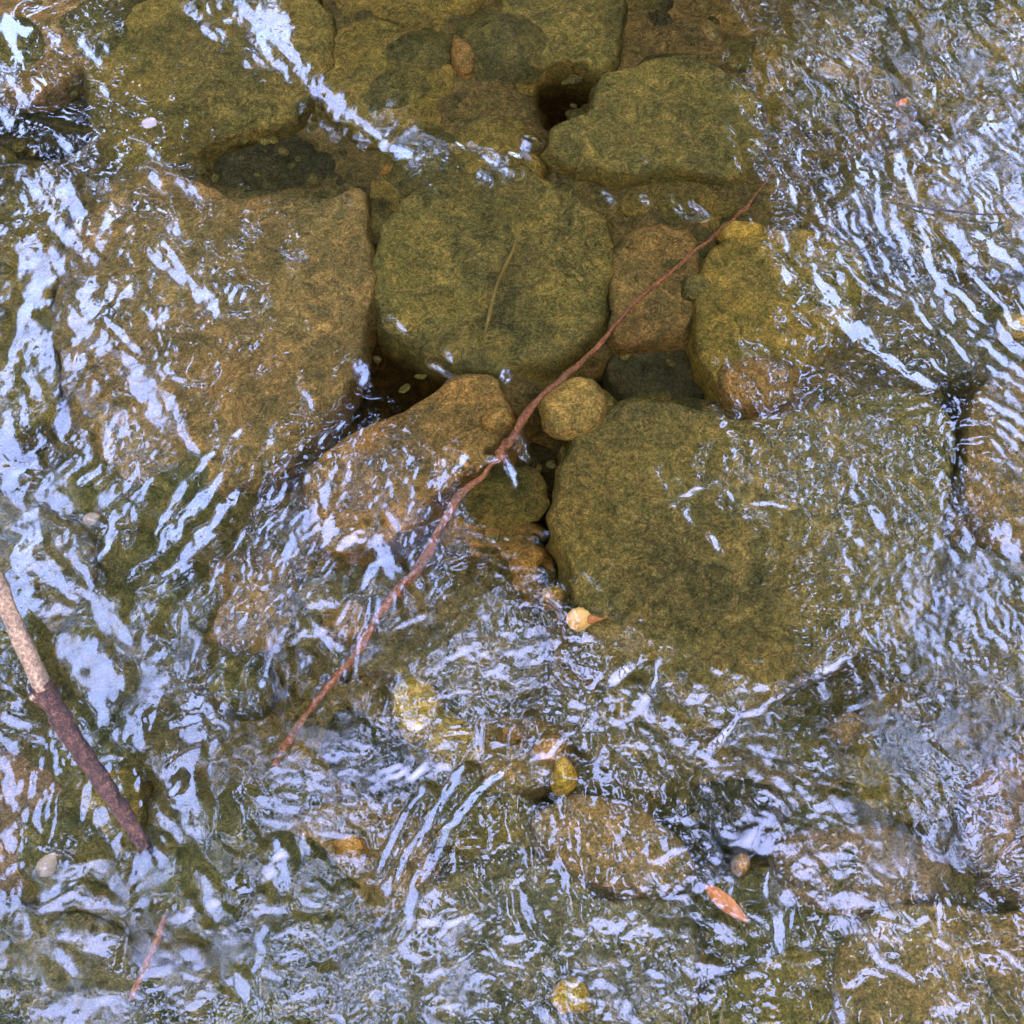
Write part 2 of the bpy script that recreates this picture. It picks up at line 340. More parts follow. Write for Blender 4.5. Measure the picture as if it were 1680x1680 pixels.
# single ripples: a short wave whose lit flank leans towards the open sky; x0,y0,(x1,y1,...),width in photo px
RIPPLES = [
 (78,45,92,65,9),(125,55,158,98,11),(0,100,18,130,14),(22,140,42,163,10),(-4,170,14,200,14),(48,150,56,156,6),(162,135,175,150,7),
 (85,212,115,240,9),(144,260,150,267,8),(172,65,178,75,6),(240,240,262,258,7),(246,282,262,305,10),(290,292,330,328,9),(25,275,80,330,14),
 (72,272,138,365,16),(55,275,70,320,8),(28,310,40,325,8),(77,350,145,415,12),(140,412,155,425,10),(155,392,170,402,11),(277,368,295,385,11),
 (300,0,325,20,9),(335,0,345,18,8),(355,0,362,8,6),(330,32,350,55,8),(352,38,365,54,7),(369,20,373,28,7),(383,15,392,30,8),(390,0,440,60,16),
 (425,10,460,70,495,125,16),(422,55,468,125,9),(398,88,406,100,6),(415,82,430,98,6),(440,-10,475,60,14),
 (505,130,530,158,14),(530,145,560,185,17),(555,158,572,195,13),(572,178,592,205,11),(590,195,612,218,11),(612,212,640,232,14),(638,222,668,240,13),(665,230,700,248,14),(698,240,722,256,11),(625,236,655,262,10),(658,256,690,276,10),(722,250,750,266,8),
 (765,255,835,295,8),(790,280,845,320,8),(858,260,870,275,9),(785,305,805,322,7),(915,318,932,335,8),(985,342,1010,355,7),
 (1045,345,1060,360,7),(1095,345,1115,370,9),(1125,355,1160,375,7),(865,145,880,155,8),(1050,278,1060,290,6),(948,505,960,520,6),
 (30,390,70,470,28),(60,420,40,560,26),(80,400,100,440,14),(50,520,60,600,18),(20,560,0,640,14),(40,600,60,650,12),(70,540,85,620,12),
 (140,450,120,540,16),(170,460,175,490,12),(155,490,120,560,16),(30,640,35,690,9),(0,660,20,740,14),(20,740,60,765,12),
 (200,580,255,640,18),(215,610,270,700,16),(265,640,310,720,14),(290,700,325,745,12),(170,520,230,580,8),(240,405,300,465,9),(265,395,310,460,8),
 (290,440,360,520,14),(350,470,410,500,12),(420,495,450,510,6),(400,375,430,390,6),(465,420,505,435,5),(282,622,305,628,7),(500,650,520,680,7),
 (400,708,380,725,8),(350,745,322,775,10),(305,790,250,870,13),(365,780,310,840,262,900,16),(385,805,340,870,290,930,18),(300,915,265,945,7),
 (165,762,130,790,12),(115,745,95,770,8),(20,850,60,900,26),(35,880,60,935,30),(10,800,50,840,16),(0,940,60,1000,20),(70,940,150,980,14),
 (150,980,210,1050,18),(60,1000,110,990,16),(100,1040,160,1110,34),(175,1080,180,1140,20),(140,1100,170,1180,16),(40,960,20,1000,14),(110,900,150,960,9),
 (0,1170,40,1185,12),(20,905,90,930,34),(130,1050,170,1130,40),(320,1150,300,1230,30),(120,1435,70,1475,26),(100,1530,170,1560,30),(280,1275,320,1330,22),(0,700,10,800,30),(60,800,110,830,20),(450,1400,470,1450,22),(330,1440,360,1500,16),(380,1600,420,1650,16),(520,1030,560,1080,10),(480,1060,540,1040,9),(620,940,600,980,14),(560,1000,500,1010,9),(650,1050,700,1030,8),(0,1210,20,1220,10),(310,1140,370,1190,11),(300,1170,340,1210,10),(290,1200,310,1270,24),(270,1250,320,1290,22),
 (250,1330,290,1380,16),(300,1340,330,1380,12),(170,1410,100,1440,14),(130,1460,60,1490,16),(130,1470,200,1490,14),(90,1540,180,1540,18),
 (80,1560,110,1600,12),(470,1400,430,1440,16),(455,1380,470,1440,14),(430,1520,420,1590,12),(430,1590,460,1600,12),(300,1590,320,1610,9),(490,1370,500,1400,12),
 (600,890,560,920,12),(620,900,650,960,18),(690,970,690,990,9),(640,860,660,890,8),(590,610,605,645,11),(708,620,732,630,6),(735,600,745,615,6),
 (820,635,835,650,10),(800,785,830,790,830,790,8),(830,790,845,830,8),(840,750,865,780,11),(655,545,670,560,5),
 (765,1268,722,1325,694,1372,10),(688,1378,664,1430,638,1472,17),(840,1262,790,1300,752,1345,726,1388,11),(718,1396,702,1428,690,1462,18),(688,1470,672,1505,655,1545,13),(668,1335,640,1385,622,1432,9),(700,1290,672,1330,7),(940,1212,905,1240,870,1262,7),
 (1325,450,1370,510,12),(1345,500,1420,560,18),(1380,540,1460,600,16),(1430,580,1530,640,14),(1525,590,1550,615,8),
 (1400,320,1425,385,9),(1437,310,1440,360,1460,410,10),(1460,340,1480,400,1500,470,11),(1500,340,1530,430,1560,530,12),(1560,370,1600,430,20),
 (1600,380,1680,440,16),(1590,440,1680,540,10),(1540,450,1620,530,10),(1490,490,1530,540,8),(1610,560,1685,610,12),(1620,600,1685,640,10),
 (1610,650,1685,690,10),(1640,690,1690,720,8),(1642,860,1660,920,20),(1427,840,1450,880,12),(1400,895,1410,905,9),(1560,905,1572,925,9),
 (1625,720,1650,745,7),(1415,420,1435,455,6),(1290,320,1300,350,8),(1270,240,1290,270,8),(1240,190,1255,225,7),(1250,120,1300,200,9),
 (1300,10,1330,60,12),(1355,40,1400,60,14),(1480,20,1500,60,12),(1600,20,1640,60,16),(1380,180,1400,210,9),(1375,200,1420,240,9),(1330,90,1320,120,6),
 (1490,150,1540,190,12),(1465,250,1500,330,14),(1530,200,1560,230,10),(1620,130,1680,110,10),
 (1405,1510,1440,1570,1500,1610,8),(1540,1480,1540,1540,6),(1535,1545,1555,1560,7),(1620,1520,1640,1560,6),(1640,1560,1680,1590,7),
 (1280,1500,1285,1560,14),(1260,1430,1250,1470,8),(1370,1640,1385,1680,9),(1265,1285,1290,1300,9),(1160,900,1175,925,7),
 (930,1640,940,1680,8),(885,1655,900,1680,9),(895,1590,910,1600,10),(1020,1640,1050,1680,12),(1110,840,1160,820,7),(1225,845,1290,850,7),
 (1160,1242,1185,1215,1205,1188,7),(1210,1185,1240,1178,1262,1158,7),(1270,1160,1300,1130,1325,1128,6),(1330,1118,1362,1108,1400,1072,7),(1000,1140,1030,1110,12),(1080,1100,1060,1150,8),(1480,1280,1530,1330,8),(1430,1540,1440,1560,5),
 (212,1262,232,1296,239,1340,230,1380,11),(146,1262,138,1300,136,1340,9),(150,1250,175,1238,205,1246,6),
]
def slope_for_sky(p, nrm):
    """smallest ripple steepness across direction nrm whose lit flank mirrors an opening towards the camera"""
    V = (Vector((0, 0, CAM_H))-p).normalized()
    best = None
    for s in np.arange(.0, .75, .015):
        for sg in (1, -1):
            n = Vector((nrm.x*s*sg, nrm.y*s*sg, 1)).normalized()
            R = 2*n.dot(V)*n-V
            if R.z < .1: continue
            t = CRH/R.z; g = ((p.x+R.x*t-CX)/CRH, (p.y+R.y*t-CY)/CRH)
            o = float(opening(np.array(g[0]), np.array(g[1])))
            if best is None or o > best[0]+.01: best = (o, sg*s)
            if o > .17: return sg*s*1.04
    return best[1]
for r in RIPPLES:
    w = r[-1]; pts = [at(r[i], r[i+1]) for i in range(0, len(r)-1, 2)]
    mx_, my_ = r[0], r[1]; W = w*pxsize(mx_, my_)*(.56 if w < 9 else .66)+.0005
    a, b = pts[0], pts[-1]; T = (b-a); L_ = max(T.length, 1e-4); T = T/L_; Nn = Vector((-T.y, T.x, 0))
    mid = pts[len(pts)//2] if len(pts) > 2 else (a+b)/2
    s = slope_for_sky(mid, Nn)
    xs = [p.x for p in pts]; ys = [p.y for p in pts]; pad = 5*W+.004
    i0, i1 = max(0, int((min(xs)-pad-X0)/DX)), min(nx, int((max(xs)+pad-X0)/DX)+2)
    j0, j1 = max(0, int((min(ys)-pad-Y0)/DX)), min(ny, int((max(ys)+pad-Y0)/DX)+2)
    if i1-i0 < 3 or j1-j0 < 3: continue
    gx, gy = GX[j0:j1, i0:i1], GY[j0:j1, i0:i1]
    wob = B['s25'][0][j0:j1, i0:i1]*W*.28+B['s50'][0][j0:j1, i0:i1]*W*.35
    bd = np.full(gx.shape, 9e9); sd_ = np.zeros(gx.shape); tt = np.zeros(gx.shape); acc = 0
    tot = sum((pts[i+1]-pts[i]).length for i in range(len(pts)-1)) or 1e-4
    for i in range(len(pts)-1):
        p, q = pts[i], pts[i+1]; d = q-p; l = d.length or 1e-5; d = d/l
        if l < 1e-4: continue
        t = np.clip((gx-p.x)*d.x+(gy-p.y)*d.y, 0, l); ex = gx-p.x-d.x*t; ey = gy-p.y-d.y*t
        dd = np.hypot(ex, ey); sg = -(ex*d.y)+ey*d.x
        k = dd < bd; bd = np.where(k, dd, bd); sd_ = np.where(k, sg, sd_); tt = np.where(k, (acc+t)/tot, tt); acc += l
    along = np.where(bd > np.abs(sd_)+1e-9, np.sqrt(np.maximum(bd**2-sd_**2, 0)), 0)
    u = (sd_+wob)/W
    k = (np.abs(u) < 1-.35*np.abs(2*tt-1)**3) & (along < W*.3)
    halo = np.exp(-(np.abs(u)/2.4)**4)*np.exp(-(along/(W*1.8))**2) > .4
    tg = target[j0:j1, i0:i1]; tg[halo & ~k & (still[j0:j1, i0:i1] > .5)] = 0; tg[k] = 1; still[j0:j1, i0:i1][k] = 0
    if abs(s) < .5: TX[j0:j1, i0:i1][k] = -s*Nn.x; TY[j0:j1, i0:i1][k] = -s*Nn.y
# find the height field whose slopes mirror the sky just there: alternate between the wanted slopes and a real (curl-free) surface
edge_ = np.clip(np.minimum.reduce([GX-X0, X1-GX, GY-Y0, Y1-GY])/.08, 0, 1).astype(np.float32); target *= edge_ > .5
KX = (2*math.pi*np.fft.rfftfreq(nx, DX))[None, :]; KY = (2*math.pi*np.fft.fftfreq(ny, DX))[:, None]; K2 = KX*KX+KY*KY; K2[0, 0] = 1
LP = np.exp(-K2*(.0008**2)/2); LP[0, 0] = 0
base = sum(a_*B[k][0]*B[k][1]/(2*math.pi) for k, a_ in (('swell', .010), ('s50', .020), ('s25', .015), ('s12', .006)))+rough*(B['s25'][0]*.027*.85+B['s12'][0]*.0135*.80+B['s7'][0]*.0075*.45+B['s50'][0]*.055*.75)/(2*math.pi)
dc = at(196, 1322); dr = np.hypot((GX-dc.x)/.024, (GY-dc.y)/.037); base = base*(1-.9*np.exp(-dr**4))+.0022*np.exp(-((dr-1.12)/.16)**2)
Fb = np.fft.rfft2(base*edge_); SX = np.fft.irfft2(1j*KX*Fb, s=(ny, nx)); SY = np.fft.irfft2(1j*KY*Fb, s=(ny, nx))
on = target > .5; SX[on] = TX[on]; SY[on] = TY[on]; LOOPS = 30
for it in range(LOOPS):
    F_ = (-1j*KX*np.fft.rfft2(SX)-1j*KY*np.fft.rfft2(SY))/K2*LP
    SX = np.fft.irfft2(1j*KX*F_, s=(ny, nx)); SY = np.fft.irfft2(1j*KY*F_, s=(ny, nx))
    if it == LOOPS-1: break
    o = mirror(SX, SY, GX, GY)
    k = on & (o < .05); SX[k] += 1.7*(TX[k]-SX[k]); SY[k] += 1.7*(TY[k]-SY[k])
    k = ~on & (o > -.03); SX[k] *= .45; SY[k] *= .45
Hh = np.fft.irfft2(F_, s=(ny, nx)).astype(np.float32)
# edge fade of the fine field into the wide sheet
fade = np.clip(np.minimum.reduce([GX-X0, X1-GX, GY-Y0, Y1-GY])/.08, 0, 1).astype(np.float32)
Hh = Hh-Hh.mean(); Hh *= fade
def stretch(c0, c1, lo, hi, n):
    a = np.linspace(0, 1, n+1)[1:]**2.2
    return np.concatenate([(lo+(c0-lo)*(1-a))[::-1], [], ]), hi*a+c1*(1-a)
lx, rx_ = stretch(X0, X1, -3.6, 3.6, 60); ly, ry_ = stretch(Y0, Y1, -9, 12, 80)
XS = np.concatenate([lx, gx_, rx_]); YS = np.concatenate([ly, gy_, ry_])
ZZ = np.zeros((len(YS), len(XS)), np.float32); ZZ[len(ly):len(ly)+ny, len(lx):len(lx)+nx] = Hh
XX, YY = np.meshgrid(XS, YS)
out_ = 1-np.clip(np.minimum.reduce([XX-X0+.02, X1-XX+.02, YY-Y0+.02, Y1-YY+.02])/.08, 0, 1)
ZZ += (out_*.004*np.sin(XX*23+YY*11+2*np.sin(YY*5))*np.sin(YY*17-XX*7+2*np.sin(XX*4))).astype(np.float32)
def grid_mesh(name, XX, YY, ZZ, mat):
    h, w = XX.shape; V = np.stack([XX, YY, ZZ], -1).reshape(-1, 3).astype(np.float32)
    idx = np.arange(h*w, dtype=np.int32).reshape(h, w)
    F = np.stack([idx[:-1, :-1], idx[:-1, 1:], idx[1:, 1:], idx[1:, :-1]], -1).reshape(-1, 4)
    return new_mesh(name, V, F, mat)
water = grid_mesh('water', XX, YY, ZZ, M['water'])
RR = np.full(ZZ.shape, .05, np.float32); RR[len(ly):len(ly)+ny, len(lx):len(lx)+nx] = rough
at_ = water.data.attributes.new('ripple', 'FLOAT', 'POINT'); at_.data.foreach_set('value', RR.ravel()); tag(water, kind='structure')

# ------------------------------------------------------------------ stream bed and banks
bx = np.concatenate([-np.geomspace(16, 1.0, 50), np.arange(-.99, .99, .012), np.geomspace(1.0, 16, 50)])
by = np.concatenate([.6-np.geomspace(16, .9, 50), np.arange(-.28, 1.9, .012), .8+np.geomspace(1.12, 18, 50)])
BX, BY = np.meshgrid(bx, by)
def vn(x, y, f, s):
    return np.sin(x*f+s+1.7*np.sin(y*f*.7+s))*np.sin(y*f*1.1-s*2+1.3*np.sin(x*f*.8+s*3))
BZ = -.094+.008*vn(BX, BY, 31, 1)+.006*vn(BX, BY, 67, 2)+.008*vn(BX, BY, 9, 3)
for px, py, rx, ry in [(650,625,100,65),(520,715,70,35),(420,790,70,30),(885,850,40,110),(930,150,60,35),(915,205,25,35),(655,350,38,30),(70,200,80,55),(440,280,80,35),
        (1080,640,90,35),(1578,730,24,110),(225,840,60,28),(1190,1355,90,40),(1330,1150,50,60),(800,870,50,30),(1000,540,30,30),(720,850,40,30),(880,1300,40,20),(240,1650,60,40),(60,700,30,40)]:
    c = at(px, py, -.12); s_ = pxsize(px, py); BZ -= .20*np.exp(-(((BX-c.x)/(rx*s_))**2+((BY-c.y)/(ry*s_*1.2))**2)**1.5)
bank = np.clip((np.abs(BX)-2.6)/1.6, 0, 1); bank = bank*bank*(3-2*bank)
BZ += bank*(.75+.12*vn(BX, BY, 1.3, 4)+.03*vn(BX, BY, 7, 5))+np.clip(np.abs(BX)-4, 0, 20)*.12
bed = grid_mesh('riverbed', BX, BY, BZ, M['bed']); tag(bed, kind='structure')
bed.data.materials.append(M['soil'])
mi = (np.abs(((BX[:-1, :-1]+BX[1:, 1:])/2)) > 3.3).ravel().astype(np.int32); bed.data.polygons.foreach_set('material_index', mi)

# ------------------------------------------------------------------ stones
def smooth_loop(pts, n=110):
    k = len(pts); P = [Vector((p[0], p[1])) for p in pts]; out = []
    for i in range(n):
        t = i/n*k; j = int(t); f = t-j; a, b, c, d = P[(j-1) % k], P[j % k], P[(j+1) % k], P[(j+2) % k]
        q = .5*((2*b)+(c-a)*f+(2*a-5*b+4*c-d)*f*f+(3*b-a-3*c+d)*f*f*f); out.append(q)
    return out
def nz(x, y, f, s):
    return math.sin(x*f+s+1.3*math.sin(y*f*.8+s*2))*math.sin(y*f*1.07-s+1.1*math.sin(x*f*.9+s))
def stone(pts, ztop, mat, name, label, cat='stone', round_=.022, dome=.01, group=None, bottom=-.2):
    loop = smooth_loop([at(x, y, ztop) for x, y in pts]); n = len(loop)
    c = Vector((0, 0))
    for q in loop: c += q
    c /= n; sd = (c.x*13+c.y*7) % 6
    size = max((q-c).length for q in loop); rd = min(round_, size*.5)
    tx, ty = (math.sin(sd*5)*.05, math.cos(sd*3)*.05)
    loop = [c+(q-c)*((1.0 if size < .045 else 1.02)+.030*nz(q.x, q.y, 45, sd)+.014*nz(q.x, q.y, 130, sd+1)+.006*nz(q.x, q.y, 320, sd+1)) for q in loop]
    V, F = [], []
    def height(x, y, r):
        l = size*(1-r)
        e = rd*(1-math.sqrt(max(0, 1-(1-min(l/rd, 1))**2)))
        return ztop-e*.9+dome*(1-r*r)+tx*(x-c.x)+ty*(y-c.y)+.0045*nz(x, y, 21, sd)+.0022*nz(x, y, 55, sd+2)+.0009*nz(x, y, 130, sd+4)
    rings = [.06, .14, .24, .34, .44, .54, .63, .71, .78, .84, .885, .92, .95, .972, .988, 1.0]
    V.append((c.x, c.y, height(c.x, c.y, 0)))
    for r in rings:
        for q in loop:
            p = c+(q-c)*r; V.append((p.x, p.y, height(p.x, p.y, r)))
    zedge = [V[1+(len(rings)-1)*n+i][2] for i in range(n)]
    for j, (ex, fz) in enumerate([(.006, .12), (.009, .35), (.004, .65), (-.012, 1.0)]):
        for i, q in enumerate(loop):
            d = (q-c).normalized(); p = q+d*(ex+.003*nz(q.x*2, q.y*2+j, 50, sd))*min(.7, size/.14); z = zedge[i]+(bottom-zedge[i])*fz
            V.append((p.x, p.y, z))
    m = len(rings)+4
    for i in range(n): F.append((0, 1+i, 1+(i+1) % n))
    for j in range(m-1):
        a = 1+j*n; b = a+n
        for i in range(n): F.append((a+i, b+i, b+(i+1) % n, a+(i+1) % n))
    o = new_mesh(name, V, F, M[mat]); recentre(o); tag(o, label, cat, group); return o

def circ(x, y, rx, ry=None, n=8, rot=0, j=.2):
    ry = ry or rx; r = random.Random(int(x*7+y)); o = []
    for i in range(n):
        a = 2*math.pi*i/n+rot; k = 1+r.uniform(-j, j); o.append((x+rx*k*math.cos(a), y+ry*k*math.sin(a)))
    return o
ST = [
 ([(385,328),(440,319),(500,331),(555,327),(588,318),(603,350),(607,400),(612,460),(606,540),(590,610),(548,680),(500,738),(440,778),(350,800),(250,790),(165,745),(110,650),(92,520),(105,400),(160,310),(240,262),(320,290)],
   -.060,'brown','slate_slab','broad flat brown slab with a straight top edge, left of the long twig, largest stone on the left','stone slab'),
 ([(130,50),(200,10),(330,-40),(480,-40),(545,50),(530,130),(480,190),(400,215),(345,235),(280,262),(190,262),(150,205),(140,130)],-.075,'olive','slab','olive slab at the upper left under the small white petal','stone slab'),
 ([(-120,-80),(60,-100),(125,-60),(160,40),(125,120),(40,150),(-100,140)],-.08,'brown','boulder','brown stone filling the top left corner of the stream','stone'),
 ([(-120,160),(40,155),(140,140),(150,200),(90,255),(-120,262)],-.125,'dark','sunken_stone','deep stone coloured blackish as the shade of the hollow near the upper left edge','stone'),
 ([(-160,300),(20,270),(110,300),(100,400),(85,520),(100,640),(60,700),(-160,720)],-.08,'olive','slab','olive slab at the left edge beside the broad brown slab, under bright ripples','stone slab'),
 ([(690,312),(760,285),(860,288),(945,320),(998,380),(1005,450),(985,520),(945,570),(880,608),(800,618),(735,598),(690,572),(635,540),(612,480),(622,410),(655,350)],
   -.066,'green','slab','mossy green slab right of the broad brown slab, with a pale grass blade on it','stone slab'),
 ([(345,238),(420,215),(500,200),(520,260),(510,320),(450,322),(380,322),(350,290)],-.115,'dark','sunken_stone','dark green sunken stone coloured with the hollow shade, just above the top edge of the broad brown slab','stone'),
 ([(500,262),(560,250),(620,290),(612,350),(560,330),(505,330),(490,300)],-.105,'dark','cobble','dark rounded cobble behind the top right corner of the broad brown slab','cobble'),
 ([(612,300),(640,272),(690,284),(700,305),(670,345),(630,380),(608,372)],-.098,'olive','cobble','small olive brown cobble wedged between the brown slab and green slab','cobble'),
 (circ(652,284,22,12),-.085,'orange','pebble','orange yellow pebble under the bright ripple chain at upper middle','pebble'),
 ([(540,60),(600,30),(690,50),(750,110),(745,180),(690,235),(620,240),(545,185),(530,120)],-.08,'olive','stone','rounded olive brown stone at upper middle left of the dark round cobble','stone'),
 ([(560,-60),(700,-80),(800,-40),(780,20),(700,48),(610,28),(560,20)],-.085,'olive','stone','olive stone cut by the top edge left of centre','stone'),
 (circ(795,65,42,45),-.082,'dark','cobble','dark round cobble near the top beside the small rusty chip','cobble'),
 ([(745,60),(762,66),(788,102),(770,128),(748,110)],-.07,'rust','stone_chip','small rusty brown chip under the dark round cobble near the top','stone chip'),
 ([(750,230),(800,200),(855,212),(885,262),(880,315),(810,306),(745,280)],-.072,'olive','cobble','arched olive cobble below the ripple chain, left of the floating grey leaf scrap','cobble'),
 ([(830,-60),(960,-80),(1024,-20),(1020,60),(1012,104),(985,124),(935,108),(880,120),(835,80)],-.074,'green','slab','yellow green slab at the top, directly above the dark T shaped gap','stone slab'),
 ([(760,130),(830,100),(880,130),(870,180),(820,195),(770,180)],-.095,'olive','cobble','olive cobble left of the dark T shaped gap','cobble'),
 ([(990,132),(1060,110),(1110,96),(1170,112),(1232,165),(1246,240),(1200,292),(1120,284),(1050,292),(965,286),(905,262),(905,222),(965,190)],
   -.06,'green','slab','large yellow green mossy slab at upper right of centre','stone slab'),
 ([(1022,40),(1100,-30),(1200,-30),(1250,50),(1210,105),(1120,92),(1050,108),(1018,90)],-.11,'dark','sunken_stone','dark green stone at the top between two yellow green slabs','stone'),
 ([(1225,100),(1290,40),(1400,20),(1460,100),(1450,220),(1380,270),(1290,270),(1245,190)],-.09,'olive','stone','olive stone under the edge of the bright upper right ripples','stone'),
 ([(1440,-60),(1600,-90),(1760,0),(1740,150),(1620,210),(1500,180),(1450,80)],-.08,'olive','slab','olive brown slab in the top right corner beneath dense ripples','stone slab'),
 ([(1430,260),(1540,220),(1700,220),(1760,320),(1700,430),(1560,440),(1450,380)],-.09,'olive','slab','olive slab near the right edge beneath the long curved ripples','stone slab'),
 ([(1030,325),(1100,300),(1200,305),(1250,330),(1240,372),(1160,384),(1080,366),(1020,360)],-.09,'olive','stone','low olive stone crossed by short bright dashes right of centre','stone'),
 ([(880,275),(960,300),(1030,300),(1020,350),(1000,372),(950,318)],-.1,'grey','cobble','grey olive cobble at the upper right corner of the mossy green slab','cobble'),
 ([(1012,398),(1060,372),(1126,380),(1146,430),(1130,530),(1080,562),(1012,566),(1000,500)],-.072,'brown','stone','reddish brown stone lying under the middle of the upper twig','stone'),
 ([(1180,402),(1260,386),(1380,390),(1422,440),(1402,520),(1345,580),(1300,632),(1250,660),(1190,648),(1146,580),(1140,500),(1150,440)],
   -.058,'gold2','slab','large golden olive slab right of the upper twig with one dark pit','stone slab'),
 (circ(1140,474,27,20),-.056,'dark2','pebble','dark pebble resting on the left edge of the golden olive slab','pebble'),
 (circ(1214,384,34,16,rot=.3),-.06,'gold','pebble','flat golden pebble beside the thin upper end of the twig','pebble'),
 ([(1176,612),(1230,588),(1298,598),(1312,640),(1270,668),(1200,666)],-.05,'rust','cobble','dark reddish brown cobble under the lower edge of the golden olive slab','cobble'),
 ([(1010,580),(1080,570),(1140,590),(1170,640),(1120,668),(1040,662),(1000,640)],-.105,'dark','sunken_stone','deep stone coloured dark as gap shade between the reddish brown stone and wide grey slab','stone'),
 ([(955,700),(1060,668),(1180,692),(1300,682),(1420,645),(1530,655),(1556,740),(1545,850),(1525,960),(1480,1040),(1390,1075),(1300,1110),(1200,1160),(1120,1196),(1020,1150),(965,1060),(928,960),(915,860),(930,760)],
   -.062,'grey2','slab','very large flat olive grey slab right of centre, the biggest in the stream','stone slab'),
 ([(1600,640),(1700,590),(1780,700),(1760,850),(1660,900),(1590,840),(1585,740)],-.07,'brown','slab','brown slab at the right edge beyond the dark upright crack','stone slab'),
 ([(1560,900),(1680,920),(1780,960),(1780,1160),(1650,1200),(1540,1120),(1530,1000)],-.085,'grey','slab','grey brown slab at the right edge, under the oval bright glint','stone slab'),
 ([(1440,470),(1560,460),(1620,520),(1600,600),(1540,620),(1450,600),(1410,540)],-.085,'grey','stone','grey stone beneath the diagonal bright ripple band on the right','stone'),
 (circ(1668,528,36,22),-.045,'tan','pebble','pale tan pebble at the right edge under the striped ripples','pebble'),
 ([(512,775),(575,722),(650,690),(705,662),(762,622),(815,636),(838,690),(815,750),(765,790),(712,840),(640,895),(560,900),(512,860)],
   -.055,'rust','stone','rusty brown stone left of the twig at the centre, with a steep dark left edge','stone'),
 (circ(812,700,26,24),-.048,'orange2','pebble','orange brown pebble on the right end of the rusty centre stone','pebble'),
 ([(888,668),(905,640),(950,625),(985,640),(988,690),(955,722),(905,716)],-.05,'tan','pebble','rounded tan pebble touching the twig at the centre of the picture','pebble'),
 ([(985,640),(1010,660),(1000,700),(965,712),(975,670)],-.08,'green','pebble','green pebble tucked against the right side of the tan centre pebble','pebble'),
 ([(755,850),(830,846),(880,895),(890,965),(850,978),(780,930),(738,900)],-.105,'brown','cobble','brown cobble in the dark channel right of the twig','cobble'),
 ([(840,720),(905,740),(922,800),(905,860),(860,800)],-.15,'dark','sunken_stone','stone coloured blackish as shade, deep in the channel beside the very large slab','stone'),
 ([(505,960),(600,935),(740,940),(850,990),(900,1080),(850,1140),(720,1130),(640,1105),(540,1110),(490,1040)],-.07,'grey','slab','grey brown slab crossed by the lower twig under swirling water','stone slab'),
 ([(540,1000),(585,985),(620,1010),(610,1045),(560,1050),(535,1030)],-.05,'rust','pebble','rusty pebble just left of the twig below the centre','pebble'),
 ([(165,872),(230,868),(298,900),(305,970),(240,990),(178,962)],-.07,'dark2','cobble','dark olive cobble at lower left below the bright striped ripples','cobble'),
 ([(-120,760),(40,790),(130,850),(150,960),(60,1050),(-120,1080)],-.08,'grey','slab','grey slab at the left edge behind the emerging stick','stone slab'),
 ([(310,960),(400,900),(480,910),(500,980),(470,1060),(380,1060),(300,1030)],-.08,'brown','stone','brown stone below the striped ripples, left of the lower twig','stone'),
 ([(350,1080),(430,1070),(455,1110),(440,1160),(370,1160),(340,1120)],-.065,'dark2','cobble','dark olive cobble between bright patches at lower left','cobble'),
 ([(150,1040),(290,1060),(330,1160),(290,1250),(170,1240),(110,1150)],-.09,'grey','stone','grey brown stone right of the emerging stick','stone'),
 (circ(190,1325,62,66),-.07,'gold2','cobble','golden olive cobble seen through the smooth hollow at the stick tip','cobble'),
 ([(640,1140),(668,1108),(708,1114),(724,1150),(706,1188),(668,1200)],-.05,'gold','pebble','bright golden pebble below the lower twig, at lower middle','pebble'),
 ([(700,1170),(740,1160),(790,1200),(800,1240),(750,1260),(700,1225)],-.055,'tan2','cobble','olive tan cobble attached to the lower right of the bright golden pebble','cobble'),
 ([(560,1160),(640,1170),(700,1230),(690,1290),(600,1290),(530,1230)],-.09,'dark','cobble','dark cobble left of the bright golden pebble','cobble'),
 ([(780,1180),(870,1170),(930,1200),(925,1260),(860,1300),(790,1280)],-.07,'brown','cobble','brown cobble beneath the two orange pebbles at lower middle','cobble'),
 (circ(905,1228,27,22),-.045,'orange','pebble','orange pebble, upper of the stuck pair at lower middle','pebble'),
 (circ(926,1268,21,26),-.045,'gold3','pebble','amber pebble, lower of the stuck pair at lower middle','pebble'),
 (circ(842,1195,24,16),-.045,'rust','pebble','small rusty pebble left of the upper orange pebble','pebble'),
 (circ(905,975,18,14),-.045,'orange2','pebble','small orange brown pebble above left of the floating yellow leaf','pebble'),
 ([(940,1100),(1040,1150),(1130,1200),(1140,1240),(1060,1280),(960,1240),(900,1170)],-.09,'grey','stone','grey stone below the very large slab, beneath broken reflections','stone'),
 ([(878,1340),(950,1302),(1050,1318),(1120,1380),(1135,1430),(1080,1465),(990,1450),(905,1400)],-.055,'brown','stone','brown rounded stone at lower middle with a dark hollow on its right','stone'),
 ([(1070,1290),(1140,1245),(1225,1250),(1262,1310),(1190,1355),(1100,1345)],-.1,'dark','sunken_stone','dark olive stone right of the brown rounded lower stone','stone'),
 ([(1180,1170),(1300,1130),(1400,1110),(1430,1200),(1380,1260),(1270,1240),(1200,1220)],-.09,'dark2','stone','dark olive stone below the lower edge of the very large slab','stone'),
 (circ(1385,1188,30,22),-.05,'brown','pebble','brown pebble below the lower right of the very large slab','pebble'),
 ([(1430,1120),(1530,1150),(1600,1230),(1560,1330),(1450,1340),(1380,1260)],-.085,'olive','stone','olive brown stone at lower right under grey streaked water','stone'),
 ([(1600,1260),(1700,1230),(1790,1300),(1770,1450),(1660,1470),(1580,1380)],-.07,'pink','slab','pinkish brown slab at the right edge in the lower quarter','stone slab'),
